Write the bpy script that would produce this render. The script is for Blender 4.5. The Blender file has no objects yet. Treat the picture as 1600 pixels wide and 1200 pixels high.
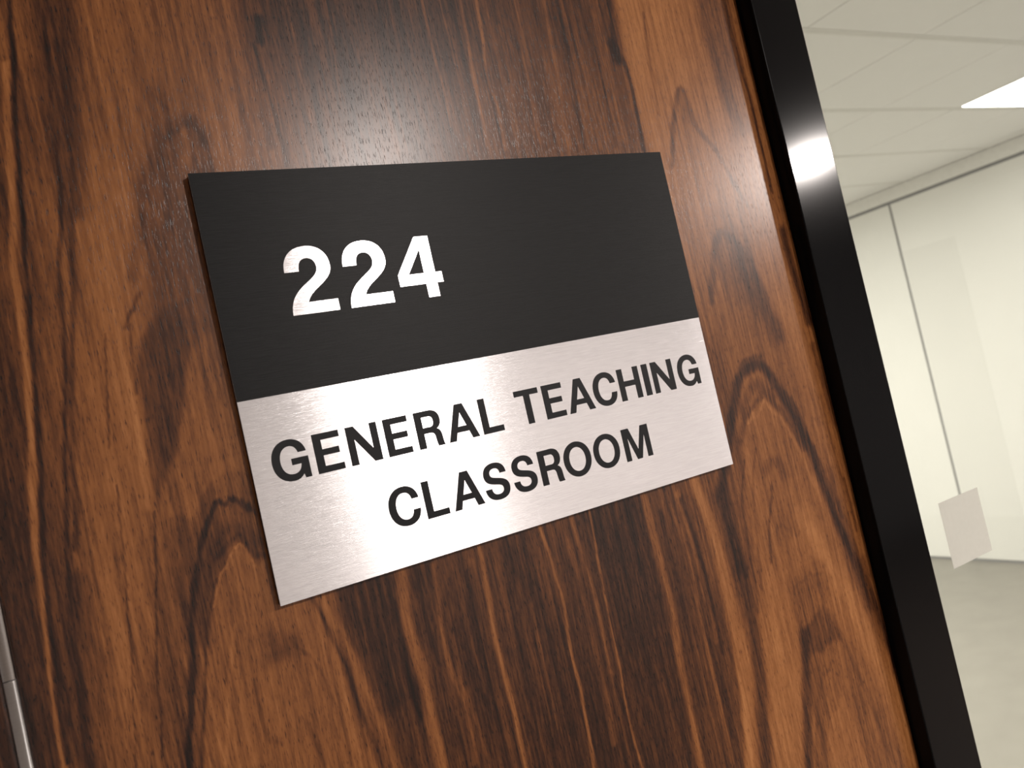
import bpy, bmesh, math
import numpy as np
from mathutils import Vector, Matrix
from mathutils.geometry import tessellate_polygon

# ---------------------------------------------------------------- camera
scene = bpy.context.scene
C = scene.collection
cam_d = bpy.data.cameras.new('camera'); cam = bpy.data.objects.new('camera', cam_d); C.objects.link(cam)
cam_d.sensor_fit = 'HORIZONTAL'; cam_d.sensor_width = 36.0
cam_d.lens = 1246.75 * 36.0 / 1600.0
cam_d.clip_start = 0.01; cam_d.clip_end = 60
CAM = Vector((-0.07225, -0.39801, 1.765))
r_, u_, f_ = Vector((0.85407, -0.47086, -0.22104)), Vector((0.17718, -0.13619, 0.97471)), Vector((0.48905, 0.87163, 0.03289))
m = Matrix((r_, u_, -f_)).transposed().to_4x4(); m.translation = CAM
cam.matrix_world = m
cam_d.dof.use_dof = True; cam_d.dof.focus_distance = 0.46; cam_d.dof.aperture_fstop = 14.0
scene.camera = cam

# ---------------------------------------------------------------- world, lamps, exposure
w = bpy.data.worlds.new('world'); scene.world = w; w.use_nodes = True
w.node_tree.nodes['Background'].inputs[0].default_value = (1.0, 0.93, 0.86, 1)
w.node_tree.nodes['Background'].inputs[1].default_value = 0.02
scene.view_settings.view_transform = 'Standard'
scene.view_settings.look = 'None'
scene.view_settings.gamma = 1.0
scene.view_settings.use_curve_mapping = False
scene.view_settings.exposure = 0.0

ZS = 1.6992                   # height of the sign's lower edge
CEIL = CAM.z + 0.9615         # ceiling of classroom and corridor

def area(name, loc, size, power, color, shape='DISK', size_y=None, rot=(0, 0, 0), spread=180):
    d = bpy.data.lights.new(name, 'AREA'); d.energy = power; d.color = color; d.shape = shape; d.size = size
    d.spread = math.radians(spread)
    if size_y: d.size_y = size_y
    o = bpy.data.objects.new(name, d); C.objects.link(o); o.location = loc; o.rotation_euler = rot
    return o
WARM = (1.0, 0.91, 0.85)
area('corridor_downlight_lamp', (1.02, -2.19, 2.69), 0.15, 92, WARM)
area('corridor_downlight_lamp', (3.46, -2.35, 2.69), 0.20, 215, WARM)
ROOM = (1.0, 0.945, 0.865)
XG, YG = CAM.x + 2.203, CAM.y + 1.601      # ceiling grid origin
for ix, iy in ((0, 3), (1, 5), (-1, 1)):
    area('classroom_panel_lamp', (XG + 0.6 * ix + 0.3, YG + 0.6 * iy + 0.3, CEIL - 0.03), 0.56, 70, ROOM, 'SQUARE')

# ---------------------------------------------------------------- helpers
def link(o, parent=None):
    C.objects.link(o)
    if parent: o.parent = parent
    return o
def tag(o, label=None, cat=None, group=None, kind=None):
    if label: o['label'] = label
    if cat: o['category'] = cat
    if group: o['group'] = group
    if kind: o['kind'] = kind
    return o
def empty(name, loc=(0, 0, 0)):
    o = bpy.data.objects.new(name, None); o.location = loc; o.empty_display_size = 0.05
    return link(o)
def mesh_obj(name, verts, faces, mat, parent=None, smooth=False):
    me = bpy.data.meshes.new(name); me.from_pydata(verts, [], faces); me.update()
    me.materials.append(mat)
    if smooth:
        for p in me.polygons: p.use_smooth = True
    return link(bpy.data.objects.new(name, me), parent)
def box_bm(x0, x1, y0, y1, z0, z1, bevel=0.0, seg=2):
    bm = bmesh.new(); bmesh.ops.create_cube(bm, size=1)
    for v in bm.verts:
        v.co = Vector(((x0 + x1) / 2 + v.co.x * (x1 - x0), (y0 + y1) / 2 + v.co.y * (y1 - y0), (z0 + z1) / 2 + v.co.z * (z1 - z0)))
    if bevel: bmesh.ops.bevel(bm, geom=bm.edges[:], offset=bevel, segments=seg, profile=0.5, affect='EDGES')
    return bm
def bm_obj(name, bm, mat, parent=None):
    me = bpy.data.meshes.new(name); bm.to_mesh(me); bm.free(); me.materials.append(mat)
    return link(bpy.data.objects.new(name, me), parent)
def box(name, x0, x1, y0, y1, z0, z1, mat, parent=None, bevel=0.0, seg=2):
    return bm_obj(name, box_bm(x0, x1, y0, y1, z0, z1, bevel, seg), mat, parent)

# ---------------------------------------------------------------- materials
def material(name):
    mt = bpy.data.materials.new(name); mt.use_nodes = True
    nt = mt.node_tree; b = nt.nodes['Principled BSDF']
    return mt, nt, b
def node(nt, typ, **kw):
    n = nt.nodes.new(typ)
    for k, v in kw.items(): setattr(n, k, v)
    return n
def mapped(nt, scale, loc=(0, 0, 0)):
    t = node(nt, 'ShaderNodeNewGeometry'); mp = node(nt, 'ShaderNodeMapping')
    mp.inputs['Scale'].default_value = scale; mp.inputs['Location'].default_value = loc
    nt.links.new(t.outputs['Position'], mp.inputs['Vector'])
    return mp.outputs['Vector']
def noise(nt, vec, scale=1.0, detail=3.0, rough=0.5):
    n = node(nt, 'ShaderNodeTexNoise'); n.inputs['Scale'].default_value = scale
    n.inputs['Detail'].default_value = detail; n.inputs['Roughness'].default_value = rough
    nt.links.new(vec, n.inputs['Vector']); return n.outputs['Fac']
def math_n(nt, op, a, b=None, clamp=False):
    n = node(nt, 'ShaderNodeMath', operation=op); n.use_clamp = clamp
    for i, x in enumerate((a, b)):
        if x is None: continue
        if isinstance(x, (int, float)): n.inputs[i].default_value = x
        else: nt.links.new(x, n.inputs[i])
    return n.outputs[0]
def ramp(nt, fac, stops):
    n = node(nt, 'ShaderNodeValToRGB'); e = n.color_ramp.elements
    while len(e) < len(stops): e.new(0.5)
    for el, (p, c) in zip(e, stops): el.position = p; el.color = (*c, 1)
    nt.links.new(fac, n.inputs['Fac']); return n.outputs['Color']
def bump(nt, height, strength, dist, bsdf):
    n = node(nt, 'ShaderNodeBump'); n.inputs['Strength'].default_value = strength; n.inputs['Distance'].default_value = dist
    nt.links.new(height, n.inputs['Height']); nt.links.new(n.outputs['Normal'], bsdf.inputs['Normal'])
def plain(name, col, rough=0.5, metal=0.0, spec=0.5, var=0.04, vscale=40, bstr=0.0):
    mt, nt, b = material(name)
    f = noise(nt, mapped(nt, (1, 1, 1)), vscale, 3)
    c = ramp(nt, f, [(0.3, tuple(x * (1 - var) for x in col)), (0.7, tuple(min(1, x * (1 + var)) for x in col))])
    nt.links.new(c, b.inputs['Base Color'])
    b.inputs['Roughness'].default_value = rough; b.inputs['Metallic'].default_value = metal
    b.inputs['Specular IOR Level'].default_value = spec
    if bstr: bump(nt, f, bstr, 0.001, b)
    return mt

# walnut veneer: a tone attribute (the traced figure of the grain) broken up by fine procedural fibres and pores
def wood_material():
    mt, nt, b = material('walnut_veneer')
    a = node(nt, 'ShaderNodeAttribute', attribute_name='grain_tone')
    tone = a.outputs['Fac']
    fib = noise(nt, mapped(nt, (800, 800, 26)), 1.0, 4, 0.65)
    fib2 = noise(nt, mapped(nt, (260, 260, 9)), 1.0, 3, 0.6)
    blot = noise(nt, mapped(nt, (60, 60, 25)), 1.0, 3, 0.5)
    por = noise(nt, mapped(nt, (1900, 1900, 210)), 1.0, 2, 0.5)
    fib3 = noise(nt, mapped(nt, (750, 750, 95), (3, 5, 7)), 1.0, 3, 0.6)
    t = math_n(nt, 'ADD', tone, math_n(nt, 'MULTIPLY', math_n(nt, 'SUBTRACT', fib, 0.5), 0.36))
    t = math_n(nt, 'ADD', t, math_n(nt, 'MULTIPLY', math_n(nt, 'SUBTRACT', fib3, 0.5), 0.52))
    t = math_n(nt, 'ADD', t, math_n(nt, 'MULTIPLY', math_n(nt, 'SUBTRACT', fib2, 0.5), 0.42))
    t = math_n(nt, 'ADD', t, math_n(nt, 'MULTIPLY', math_n(nt, 'SUBTRACT', blot, 0.5), 0.12))
    pore = math_n(nt, 'MULTIPLY', math_n(nt, 'SUBTRACT', por, 0.585, True), 5.5, True)      # short dark pores
    t = math_n(nt, 'SUBTRACT', t, math_n(nt, 'MULTIPLY', pore, 0.5), True)
    col = ramp(nt, t, WOOD_STOPS)
    nt.links.new(col, b.inputs['Base Color'])
    b.inputs['Roughness'].default_value = 0.27
    b.inputs['Specular IOR Level'].default_value = 0.27
    h = math_n(nt, 'SUBTRACT', math_n(nt, 'MULTIPLY', fib, 0.5), math_n(nt, 'MULTIPLY', pore, 1.0))
    bump(nt, h, 0.16, 0.00018, b)
    return mt
WOOD_STOPS = [(0.0, (0.009, 0.0042, 0.0028)), (0.20, (0.033, 0.0122, 0.0060)), (0.42, (0.098, 0.0345, 0.0118)),
              (0.66, (0.200, 0.0750, 0.0225)), (1.0, (0.34, 0.145, 0.050))]
WOOD = wood_material()

def brushed(name, c0, c1, rough, aniso, metal=1.0, bs=0.12, spec=0.5):
    mt, nt, b = material(name)
    f = noise(nt, mapped(nt, (85, 85, 2600)), 1.0, 3, 0.6)
    f2 = noise(nt, mapped(nt, (160, 160, 5200)), 1.0, 2, 0.5)
    s = math_n(nt, 'ADD', math_n(nt, 'MULTIPLY', f, 0.6), math_n(nt, 'MULTIPLY', f2, 0.4))
    nt.links.new(ramp(nt, s, [(0.3, c0), (0.7, c1)]), b.inputs['Base Color'])
    b.inputs['Metallic'].default_value = metal; b.inputs['Roughness'].default_value = rough
    b.inputs['Specular IOR Level'].default_value = spec
    b.inputs['Anisotropic'].default_value = aniso
    tv = node(nt, 'ShaderNodeCombineXYZ'); tv.inputs[2].default_value = 1.0
    nt.links.new(tv.outputs[0], b.inputs['Tangent'])
    bump(nt, s, bs, 0.0002, b)
    return mt
ALU = brushed('brushed_aluminium', (0.66, 0.66, 0.685), (0.83, 0.825, 0.85), 0.25, 0.965, bs=0.22)
SIGN_BLACK = brushed('black_brushed_film', (0.003, 0.0034, 0.0038), (0.009, 0.0097, 0.0105), 0.46, 0.6, metal=0.0, bs=0.4, spec=0.15)
INK = plain('black_print', (0.006, 0.0065, 0.008), 0.45, spec=0.18)
BACKING = plain('dark_backing', (0.003, 0.0028, 0.0026), 0.6, spec=0.1)
FRAME = plain('black_powder_coat', (0.0025, 0.0026, 0.003), 0.115, spec=0.09, vscale=900)
STEEL = brushed('polished_steel_trim', (0.72, 0.71, 0.70), (0.82, 0.81, 0.80), 0.30, 0.95, bs=0.03)
WALLW = plain('white_wall_panel', (0.80, 0.79, 0.755), 0.42, spec=0.4, var=0.008, vscale=4)
WALLG = plain('pale_grey_wall_area', (0.755, 0.745, 0.71), 0.42, spec=0.4, var=0.008, vscale=4)
PAINT = plain('white_paint', (0.86, 0.85, 0.82), 0.7)
GAP = plain('grey_joint', (0.26, 0.26, 0.26), 0.6)
TILE = plain('ceiling_tile', (0.90, 0.892, 0.88), 0.65, var=0.01, vscale=20)
TEE = plain('ceiling_grid_metal', (0.80, 0.79, 0.76), 0.5)
FLOORM = plain('pale_vinyl_floor', (0.265, 0.25, 0.22), 0.45, var=0.06, vscale=6)
CFLOOR = plain('corridor_floor', (0.16, 0.13, 0.11), 0.5)
CWALL = plain('corridor_wall', (0.56, 0.55, 0.545), 0.7)

def glass_material():
    mt, nt, b = material('clear_glass'); nt.nodes.remove(b)
    out = nt.nodes['Material Output']
    tr = node(nt, 'ShaderNodeBsdfTransparent'); tr.inputs[0].default_value = (0.96, 0.98, 0.965, 1)
    gl = node(nt, 'ShaderNodeBsdfGlossy'); gl.inputs['Roughness'].default_value = 0.01
    fr = node(nt, 'ShaderNodeFresnel'); fr.inputs[0].default_value = 1.45
    mx = node(nt, 'ShaderNodeMixShader')
    ge = node(nt, 'ShaderNodeNewGeometry')          # the far face of the pane adds no total reflection
    fac = math_n(nt, 'MULTIPLY', fr.outputs[0], math_n(nt, 'SUBTRACT', 1.0, ge.outputs['Backfacing']))
    nt.links.new(fac, mx.inputs[0]); nt.links.new(tr.outputs[0], mx.inputs[1]); nt.links.new(gl.outputs[0], mx.inputs[2])
    nt.links.new(mx.outputs[0], out.inputs[0]); return mt
GLASS = glass_material()
def film_material():
    mt, nt, b = material('frosted_film'); out = nt.nodes['Material Output']
    f = noise(nt, mapped(nt, (1, 1, 1)), 300, 3)
    nt.links.new(ramp(nt, f, [(0.3, (0.60, 0.60, 0.57)), (0.7, (0.64, 0.64, 0.61))]), b.inputs['Base Color'])
    b.inputs['Roughness'].default_value = 0.6
    tl = node(nt, 'ShaderNodeBsdfTranslucent'); tl.inputs[0].default_value = (0.83, 0.82, 0.79, 1)
    mx = node(nt, 'ShaderNodeMixShader'); mx.inputs[0].default_value = 0.55
    nt.links.new(b.outputs[0], mx.inputs[1]); nt.links.new(tl.outputs[0], mx.inputs[2]); nt.links.new(mx.outputs[0], out.inputs[0])
    return mt
FILM = film_material()
def emit(name, col, s):
    mt, nt, b = material(name)
    b.inputs['Base Color'].default_value = (0.9, 0.9, 0.9, 1)
    b.inputs['Emission Color'].default_value = (*col, 1); b.inputs['Emission Strength'].default_value = s
    return mt
DIFFUSER = emit('led_diffuser', ROOM, 14)

GRAIN_SAMPLES = [(-64.7,278.9,0.55), (-71.8,237.4,0.35), (-79.2,194.2,0.3), (-85.7,152.1,0.25), (-92.3,111.1,0.25), (-96.9,70.7,0.22), (-101.5,31.2,0.22), (-101.6,-9.1,0.22), (-102.3,-32.9,0.2), (-54.6,279.3,0.42), (-60.7,237.2,0.42), (-63.8,198.8,0.55), (-68.6,164.1,0.55), (-72.2,132.8,0.5), (-77.2,99.5,0.45), (-82.2,66.9,0.38), (-87,26.6,0.3), (-90.1,-8,0.3), (-92.5,-34.2,0.32), (-41.9,285.9,0.28), (-42.4,261.3,0.25), (-49.2,230.9,0.25), (-52,197.9,0.38), (-57.6,162.8,0.4), (-62.8,131.3,0.42), (-69.6,92.2,0.42), (-74.6,59.2,0.4), (-78,29.3,0.33), (-81,-3.1,0.25), (-85.3,-37.2,0.25), (-26.9,280.3,0.62), (-13,280.8,0.55), (1.5,281.3,0.5), (16.5,281.8,0.5), (32.1,282.4,0.55), (-33.8,242.8,0.62), (-19.6,245.8,0.5), (-4.8,248.8,0.42), (20.4,255.4,0.62), (30.1,242,0.6), (-40.5,206.2,0.72), (-29.9,205.6,0.68), (-47.1,170.5,0.75), (-36.7,169.4,0.72), (-53,138.5,0.7), (-42.7,136.9,0.62), (-58.7,107.2,0.66), (-48.7,105.2,0.66), (-44.4,92.5,0.66), (-64.4,76.6,0.66), (-52.5,70.8,0.62), (-47.8,60.8,0.62), (-67.3,40.2,0.66), (-55.1,36.6,0.62), (-71.1,13,0.68), (-59,9,0.62), (-75.7,-18.9,0.62), (-63.9,-23.4,0.58), (-78.9,-42.6,0.6), (-66,-47.9,0.5), (-20.7,195.6,0.4), (-7.7,204.2,0.36), (-2.7,184.7,0.42), (-26.5,165.2,0.5), (-20.7,152.1,0.42), (-5.4,156.4,0.42), (-8.3,178.9,0.4), (-17.3,111.4,0.52), (-6.4,121.9,0.5), (-15.3,92.5,0.5), (-7,97,0.5), (-28.1,70.9,0.46), (-20,68.9,0.46), (-10.5,72.9,0.48), (-38.4,46.5,0.36), (-37,25.4,0.32), (-45.5,10.4,0.3), (-49.5,-17.3,0.28), (-53.3,-50.3,0.3), (-18.4,41.1,0.32), (-10.9,42.1,0.3), (-14,12.4,0.55), (-4,3.1,0.55), (-24.1,-8.5,0.6), (-32.4,-35.3,0.62), (-38.7,-59.2,0.62), (-17.9,-34.7,0.5), (-8,-44.5,0.48), (8.3,-25.8,0.52), (-4.4,-70.2,0.5), (13.1,-61.8,0.5), (-21,-63.5,0.5), (3.3,-5.4,0.55), (21.1,-83.8,0.4), (33.9,-85.9,0.45), (57.1,293.8,0.22), (77.9,294.8,0.26), (99.6,295.8,0.22), (121.6,293.1,0.24), (141.6,294,0.26), (162.4,294.9,0.25), (188.7,296.1,0.3), (216.4,297.3,0.32), (245.8,298.6,0.3), (271.6,299.8,0.34), (57.2,262.4,0.3), (77.1,259.1,0.3), (97.9,255.6,0.28), (120.7,255.7,0.28), (144.6,255.8,0.32), (170.8,259.8,0.34), (197.4,260,0.4), (225.6,260.2,0.42), (255.4,260.4,0.42), (272.6,247.5,0.4), (56.5,227.8,0.4), (77.1,227.2,0.34), (106.2,226.3,0.34), (137.3,225.4,0.36), (170.6,224.5,0.4), (206.3,223.4,0.42), (244.8,222.3,0.44), (279.8,216.9,0.48), (45.5,293.2,0.42), (39.6,272.4,0.46), (43.2,258.8,0.44), (42.1,235,0.5), (45.5,219.6,0.45), (36.6,289.4,0.5), (56.7,165.9,0.4), (105.7,142.9,0.35), (165.3,135.6,0.35), (233.3,127.3,0.4), (68.1,61.7,0.35), (141.9,45.3,0.35), (211.4,49.8,0.4), (312.9,292.5,0.72), (336.2,293.4,0.72), (360.5,294.2,0.66), (305.2,247.4,0.75), (305.9,211.6,0.7), (361.4,237.7,0.66), (323.3,192.9,0.62), (344,182.5,0.62), (304.2,149.6,0.6), (310.4,113.5,0.56), (385.8,295.2,0.45), (384.8,251.8,0.55), (383.9,208.7,0.66), (378,171,0.6), (297.4,71.5,0.5), (300.6,44.9,0.42), (298.4,19.3,0.4), (333.7,92.5,0.55), (357.8,70.7,0.52), (370.5,50.2,0.5), (348,117.9,0.45), (344.9,127.4,0.45), (381.9,123.4,0.66), (394.4,150.7,0.6), (375.3,142.9,0.5), (389,75.2,0.66), (395.7,55.2,0.62), (399.3,35.7,0.62), (399.8,-2.3,0.58), (400.2,-30.7,0.55), (403.9,-59.9,0.5), (404.5,-107.1,0.45), (408.4,-155.2,0.5), (412.4,-203.3,0.5), (408,-243.5,0.45), (332.1,12.1,0.66), (344,0.6,0.66), (344.5,-26.5,0.66), (321.3,-20.8,0.6), (317.6,-50.5,0.6), (337.6,-56,0.62), (345.4,-80.4,0.66), (317.2,-106.9,0.55), (332.6,-98.7,0.5), (357.9,-120.1,0.6), (360.5,-93.9,0.6), (362.8,-144.2,0.6), (367.7,-168.5,0.55), (343,-199.1,0.55), (376,-212.2,0.5), (375.6,-184.9,0.5), (311.1,-79.1,0.7), (306.2,-112,0.72), (296.2,-151,0.72), (289,-190.2,0.7), (296.1,-6,0.5), (299.3,-32.7,0.5), (297.4,-75,0.5), (68.2,0.6,0.26), (49.1,-20.2,0.22), (49.9,-46.8,0.25), (48.6,-82.2,0.3), (72.8,-41.4,0.28), (89,-5.5,0.32), (86.6,-46.1,0.3), (88.2,-101.3,0.3), (116.6,-20.7,0.32), (133.7,-18.6,0.28), (127.1,-59.8,0.25), (126.1,-95.2,0.25), (130.7,-125.5,0.24), (158.6,-55.6,0.3), (185.6,-41.4,0.24), (207.5,-32.3,0.24), (201.6,-69.6,0.24), (196.9,-102.7,0.24), (195.5,-140.5,0.26), (170.3,-111.9,0.26), (165.9,-143.6,0.26), (233.5,-47.7,0.34), (239,-81.6,0.34), (237.5,-121.3,0.34), (235.9,-160.5,0.36), (153.7,-24.4,0.34), (237.6,-16.6,0.36), (258.6,-17.9,0.42)]
GRAIN_STROKES = [
 (0.7,2.96,0.85,0.5,[(-66,266.9),(-70.9,230),(-73.2,208.2),(-77.6,179.6),(-80.7,144.2),(-83.1,116.3),(-87.7,82.2),(-91.7,52.3),(-92.7,32),(-94.4,12),(-95.8,-7.8),(-96.9,-32.4),(-97.8,-45.5)]),
 (0.12,1.87,0.85,0.6,[(-57.4,309.4),(-61.4,279),(-65.6,246.5),(-67.5,229.9),(-71.2,197.3),(-73.7,175.7),(-77.1,146.5),(-79.4,122.7),(-84,88.3),(-88.2,60.1),(-91.2,31.5),(-93.2,12.2),(-94.6,-9.1),(-95.6,-35.7)]),
 (0.14,1.94,0.7,0.8,[(-42.7,310.5),(-47.7,279.5),(-51.1,249.1),(-51.7,227.9),(-54.7,207.1),(-61.5,170.6),(-67.2,127.7),(-75.9,79.4),(-80.7,45.5),(-82.7,30.7),(-84.9,8.8),(-87.2,-21.4),(-89.8,-46.2)]),
 (0.18,8.87,0.5,0.9,[(-34.7,311.2),(-39.3,279.8),(-44.3,249),(-47.7,221.8),(-51.5,197.9)]),
 (0.2,2.2,0.6,0.8,[(-47.7,221.8),(-55.2,177.3),(-64,131.5),(-70.5,92.4),(-77,48.6)]),
 (0.2,4.58,0.7,0.8,[(-88.9,-43.8),(-85.6,-15.2),(-83.2,11.5),(-79.8,38.2)]),
 (0.35,1.01,0.7,0.5,[(-48.6,140.8),(-53.4,112.1),(-56.4,89.2)]),
 (0.3,0.84,0.75,0.5,[(-56.8,71.9),(-59.1,53.6),(-61.9,22.3),(-64.5,1.8),(-68.7,-28.6),(-72.4,-53.6)]),
 (0.5,3.35,0.5,0.8,[(-60,64),(-63.7,33.4),(-67.3,3.3),(-71.8,-28.8)]),
 (0.85,2.57,0.35,0.8,[(-40.5,127.6),(-42.8,104.1),(-44.8,80.7),(-46.5,60.5)]),
 (0.22,1.84,0.55,0.9,[(-31.7,158.1),(-35,150.9),(-38.1,145.9),(-40.1,141.1)]),
 (0.3,1.31,0.6,0.7,[(-38,142.3),(-39.7,127.5),(-41.4,109.8)]),
 (0.5,4.5,0.5,0.8,[(-57.1,-0.2),(-52.9,30.1),(-48.1,58)]),
 (0.12,0.99,0.6,0.6,[(-44.5,57),(-49.1,29),(-54.3,1.7),(-57.2,-20.2),(-60.4,-47.4)]),
 (0.1,2.69,0.85,0.7,[(-53.7,-67.2),(-48.4,-41.9),(-42.9,-16.8),(-35.7,14),(-30.1,31.1),(-26,41.4),(-22.1,48.2),(-16.8,53.2),(-11.9,54.4),(-7,52.2),(-2.3,46)]),
 (0.22,7.12,0.55,0.9,[(-35.3,-4.7),(-31.4,14.7),(-26.4,28.2),(-19,38.2),(-11.2,40.6),(-4.2,31)]),
 (0.2,1.3,0.6,0.6,[(-48.7,-69.3),(-42.1,-38.9),(-35.9,-13.4),(-30.1,8.4),(-24.3,21.6)]),
 (0.78,1.87,0.5,0.8,[(-36.9,-59.9),(-30.8,-35.9),(-25.9,-17.2),(-21.4,-3.4)]),
 (0.34,11.45,0.55,1,[(-7.6,-14.1),(0.4,-19.3)]),
 (0.36,7.33,0.5,1,[(-10.3,-23.9),(-5.5,-21)]),
 (0.36,2.19,0.5,0.8,[(-16.7,-29.1),(-17.5,-43.9),(-16.5,-56.3),(-11.6,-61.3)]),
 (0.35,2.01,0.5,0.8,[(-0.8,-53.4),(2.6,-60.8),(5.7,-80.6)]),
 (0.24,1.83,0.7,0.7,[(14.1,3.7),(16.6,-3.4),(20.9,-21.9),(25.4,-41.2),(27.2,-59.7),(31.1,-79),(32.8,-96.6)]),
 (0.62,4.33,0.7,0.8,[(19.7,-2.8),(24.9,-18.8),(29.5,-36.3),(33.1,-55.9),(36.6,-74.2),(39.1,-96)]),
 (0.2,8.23,0.7,0.9,[(35.4,-2.8),(39.5,-20.4),(41.7,-40.6),(43.2,-63.8)]),
 (0.34,1.49,0.5,0.7,[(2.3,-17.5),(12.3,-36.5),(16.7,-60.1),(16.9,-85.2)]),
 (0.3,12.64,0.45,1,[(-25.3,125.1),(-23.8,143.3),(-21.6,164.6),(-20.3,183.1)]),
 (0.3,6.36,0.5,0.9,[(-20.3,205),(-18.9,211.1),(-9.1,226.5),(-4.1,234.4),(3.9,240.7),(8.5,238.3),(11.1,227.5)]),
 (0.3,4.97,0.5,0.9,[(-32.5,165.8),(-27.1,183.7),(-21.2,201.9),(-16.9,212.6),(-8.6,221.7)]),
 (0.22,3,0.5,0.9,[(-4.7,231.2),(2.3,237.1),(6.8,239),(10.6,233.7),(12,222.6),(12.7,214)]),
 (0.55,4.66,0.5,0.9,[(3.7,223.5),(-1,216),(-4.2,204)]),
 (0.3,5.69,0.4,0.9,[(-6.9,220.1),(-9.4,204.3),(-13,188.8)]),
 (0.32,2.33,0.5,0.8,[(-7.1,252.1),(-1.9,245.6),(-0,235.9)]),
 (0.03,4.64,0.8,0.9,[(51.4,293.5),(49.8,282.3)]),
 (0.14,2.6,0.45,0.9,[(45.5,313.9),(43.9,284.2),(42.2,258.5),(43.1,239.4),(43.8,224.1)]),
 (0.15,1.98,0.6,0.7,[(46.2,279.5),(48.3,252),(49.9,228),(49.6,214.3)]),
 (0.42,1.36,0.6,0.6,[(60.5,293.9),(60,265.9),(59.4,238.1)]),
 (0.45,1.38,0.6,0.6,[(68.3,290.8),(67.5,266.1),(68.2,234.5)]),
 (0.14,2.45,0.5,0.7,[(75.1,298.2),(73,266.1),(71.7,234.4)]),
 (0.14,3.31,0.5,0.7,[(94.7,306.5),(94.7,273.7),(95.5,244.7)]),
 (0.44,1.09,0.6,0.6,[(89.2,306.2),(89,280.8),(86.9,252)]),
 (0.14,2.32,0.5,0.7,[(121.2,308.1),(118.1,274.3),(115.5,233.5)]),
 (0.6,1.45,0.75,0.5,[(149.2,317.6),(149.1,306.7),(149.2,278.1),(150.5,253.1),(149.7,232.7)]),
 (0.55,1.27,0.7,0.5,[(160.4,314.4),(160.4,307.4),(161.4,273.8),(161,251.5),(158.9,220.9)]),
 (0.58,2.17,0.65,0.6,[(175.1,315.4),(174.7,306.6),(172.2,274),(171.2,244.1),(169.6,220.6)]),
 (0.62,1.77,0.7,0.5,[(185.7,316.1),(185.7,307.2),(181.1,261.1),(183.1,247.9),(182.7,220.2)]),
 (0.58,2.27,0.6,0.6,[(196.8,296.5),(195.6,281),(195.2,251.5),(193,221.8)]),
 (0.2,2.28,0.5,0.6,[(197.4,312.8),(195.7,288.3),(195.6,260)]),
 (0.56,3.29,0.5,0.7,[(214.1,313.8),(211.9,276.5),(207.3,223.4)]),
 (0.2,1.92,0.5,0.6,[(225.6,314.5),(223.3,276.8),(218.5,223.1)]),
 (0.58,2.94,0.5,0.7,[(235.4,315.1),(232.9,272.8),(228.9,218.6)]),
 (0.2,2,0.5,0.6,[(246.4,315.7),(243.8,273.1),(239.7,218.3)]),
 (0.6,3.06,0.5,0.7,[(255.6,316.3),(253.7,269),(252.7,217.8)]),
 (0.22,2.09,0.5,0.6,[(270.2,317.2),(267.2,269.2),(265.1,217.4)]),
 (0.6,2.65,0.5,0.7,[(276.5,317.6),(274.7,273.7),(272.6,221.5)]),
 (0.06,7.56,0.8,0.9,[(283,287.9),(284,276.5)]),
 (0.12,3.27,0.75,0.7,[(288.6,322.7),(284.9,287.1),(289.6,269.5),(289.6,243),(287.7,214)]),
 (0.78,8.95,0.6,0.8,[(309.4,328.6),(305.2,300.8),(303.5,264.4),(302.5,215.3)]),
 (0.4,2.27,0.5,0.6,[(315.4,310.8),(311.1,278.9),(308.2,238.4)]),
 (0.38,4.15,0.75,0.7,[(308.8,202.6),(318.6,231),(326.5,249.5),(332.5,257.8),(336.4,247.2),(339,230.6),(350.5,215),(361.1,191.8),(368.6,171.6)]),
 (0.42,9.4,0.5,0.9,[(333,251.8),(331.7,235.8)]),
 (0.34,13.95,0.6,0.8,[(376.2,333.2),(372.2,304.2),(374,278),(377.1,251.8),(383.6,227.8)]),
 (0.5,3.03,0.4,0.6,[(347.9,312.5),(346.9,279.7),(347.4,251.8)]),
 (0.25,2.64,0.75,0.5,[(397.3,339.6),(395.7,310.1),(396.5,276.1),(398.4,249.3),(398.4,213),(397.9,179.2)]),
 (0.66,5.33,0.6,0.7,[(404.6,340.1),(403.7,310.5),(403.2,276.2),(404.2,246.9)]),
 (0.32,5.5,0.7,0.7,[(315.9,108.4),(321.8,125.5),(330.3,144.9),(338.8,152.7),(348.2,147.3),(356.9,137.7),(361.1,123.3),(365.4,108.9),(368.9,92.2),(373.2,73.9)]),
 (0.28,14.81,0.65,0.8,[(353.8,135.7),(358.7,112),(364.4,90.5),(370.3,77.1)]),
 (0.7,8.3,0.6,0.8,[(379.1,142.5),(377.9,107.4),(384,90.1),(389.1,65.8),(392.8,36.8)]),
 (0.2,7.91,0.75,0.8,[(399,150.3),(400.3,126.2),(402.4,104.3),(404.5,82.5)]),
 (0.22,5.27,0.4,0.8,[(402.1,63.7),(404.3,30),(405.6,5.9)]),
 (0.44,6.66,0.5,0.9,[(322.1,94.2),(311.8,69.2),(306.1,43.8),(301.7,18.6)]),
 (0.16,7.44,0.8,0.7,[(287.1,-12.4),(299.1,10.5),(312.4,33.9),(321.2,49.8),(332.2,57.7),(342.1,59.6),(350.9,53.6),(356.8,42.5),(364,27.3),(369.7,9.2),(375.5,-8.7),(377.9,-27.3),(382.2,-47.8),(385.8,-66.8),(391.4,-88.3),(397.1,-107.7),(404.6,-147.8),(411.1,-191.2),(416,-232.8)]),
 (0.3,8.29,0.6,0.9,[(320.3,32.3),(334.2,44.8),(342.1,46),(350,35.5)]),
 (0.3,3.53,0.6,0.8,[(326.8,60),(338.2,64.8),(349.2,63.9)]),
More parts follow.
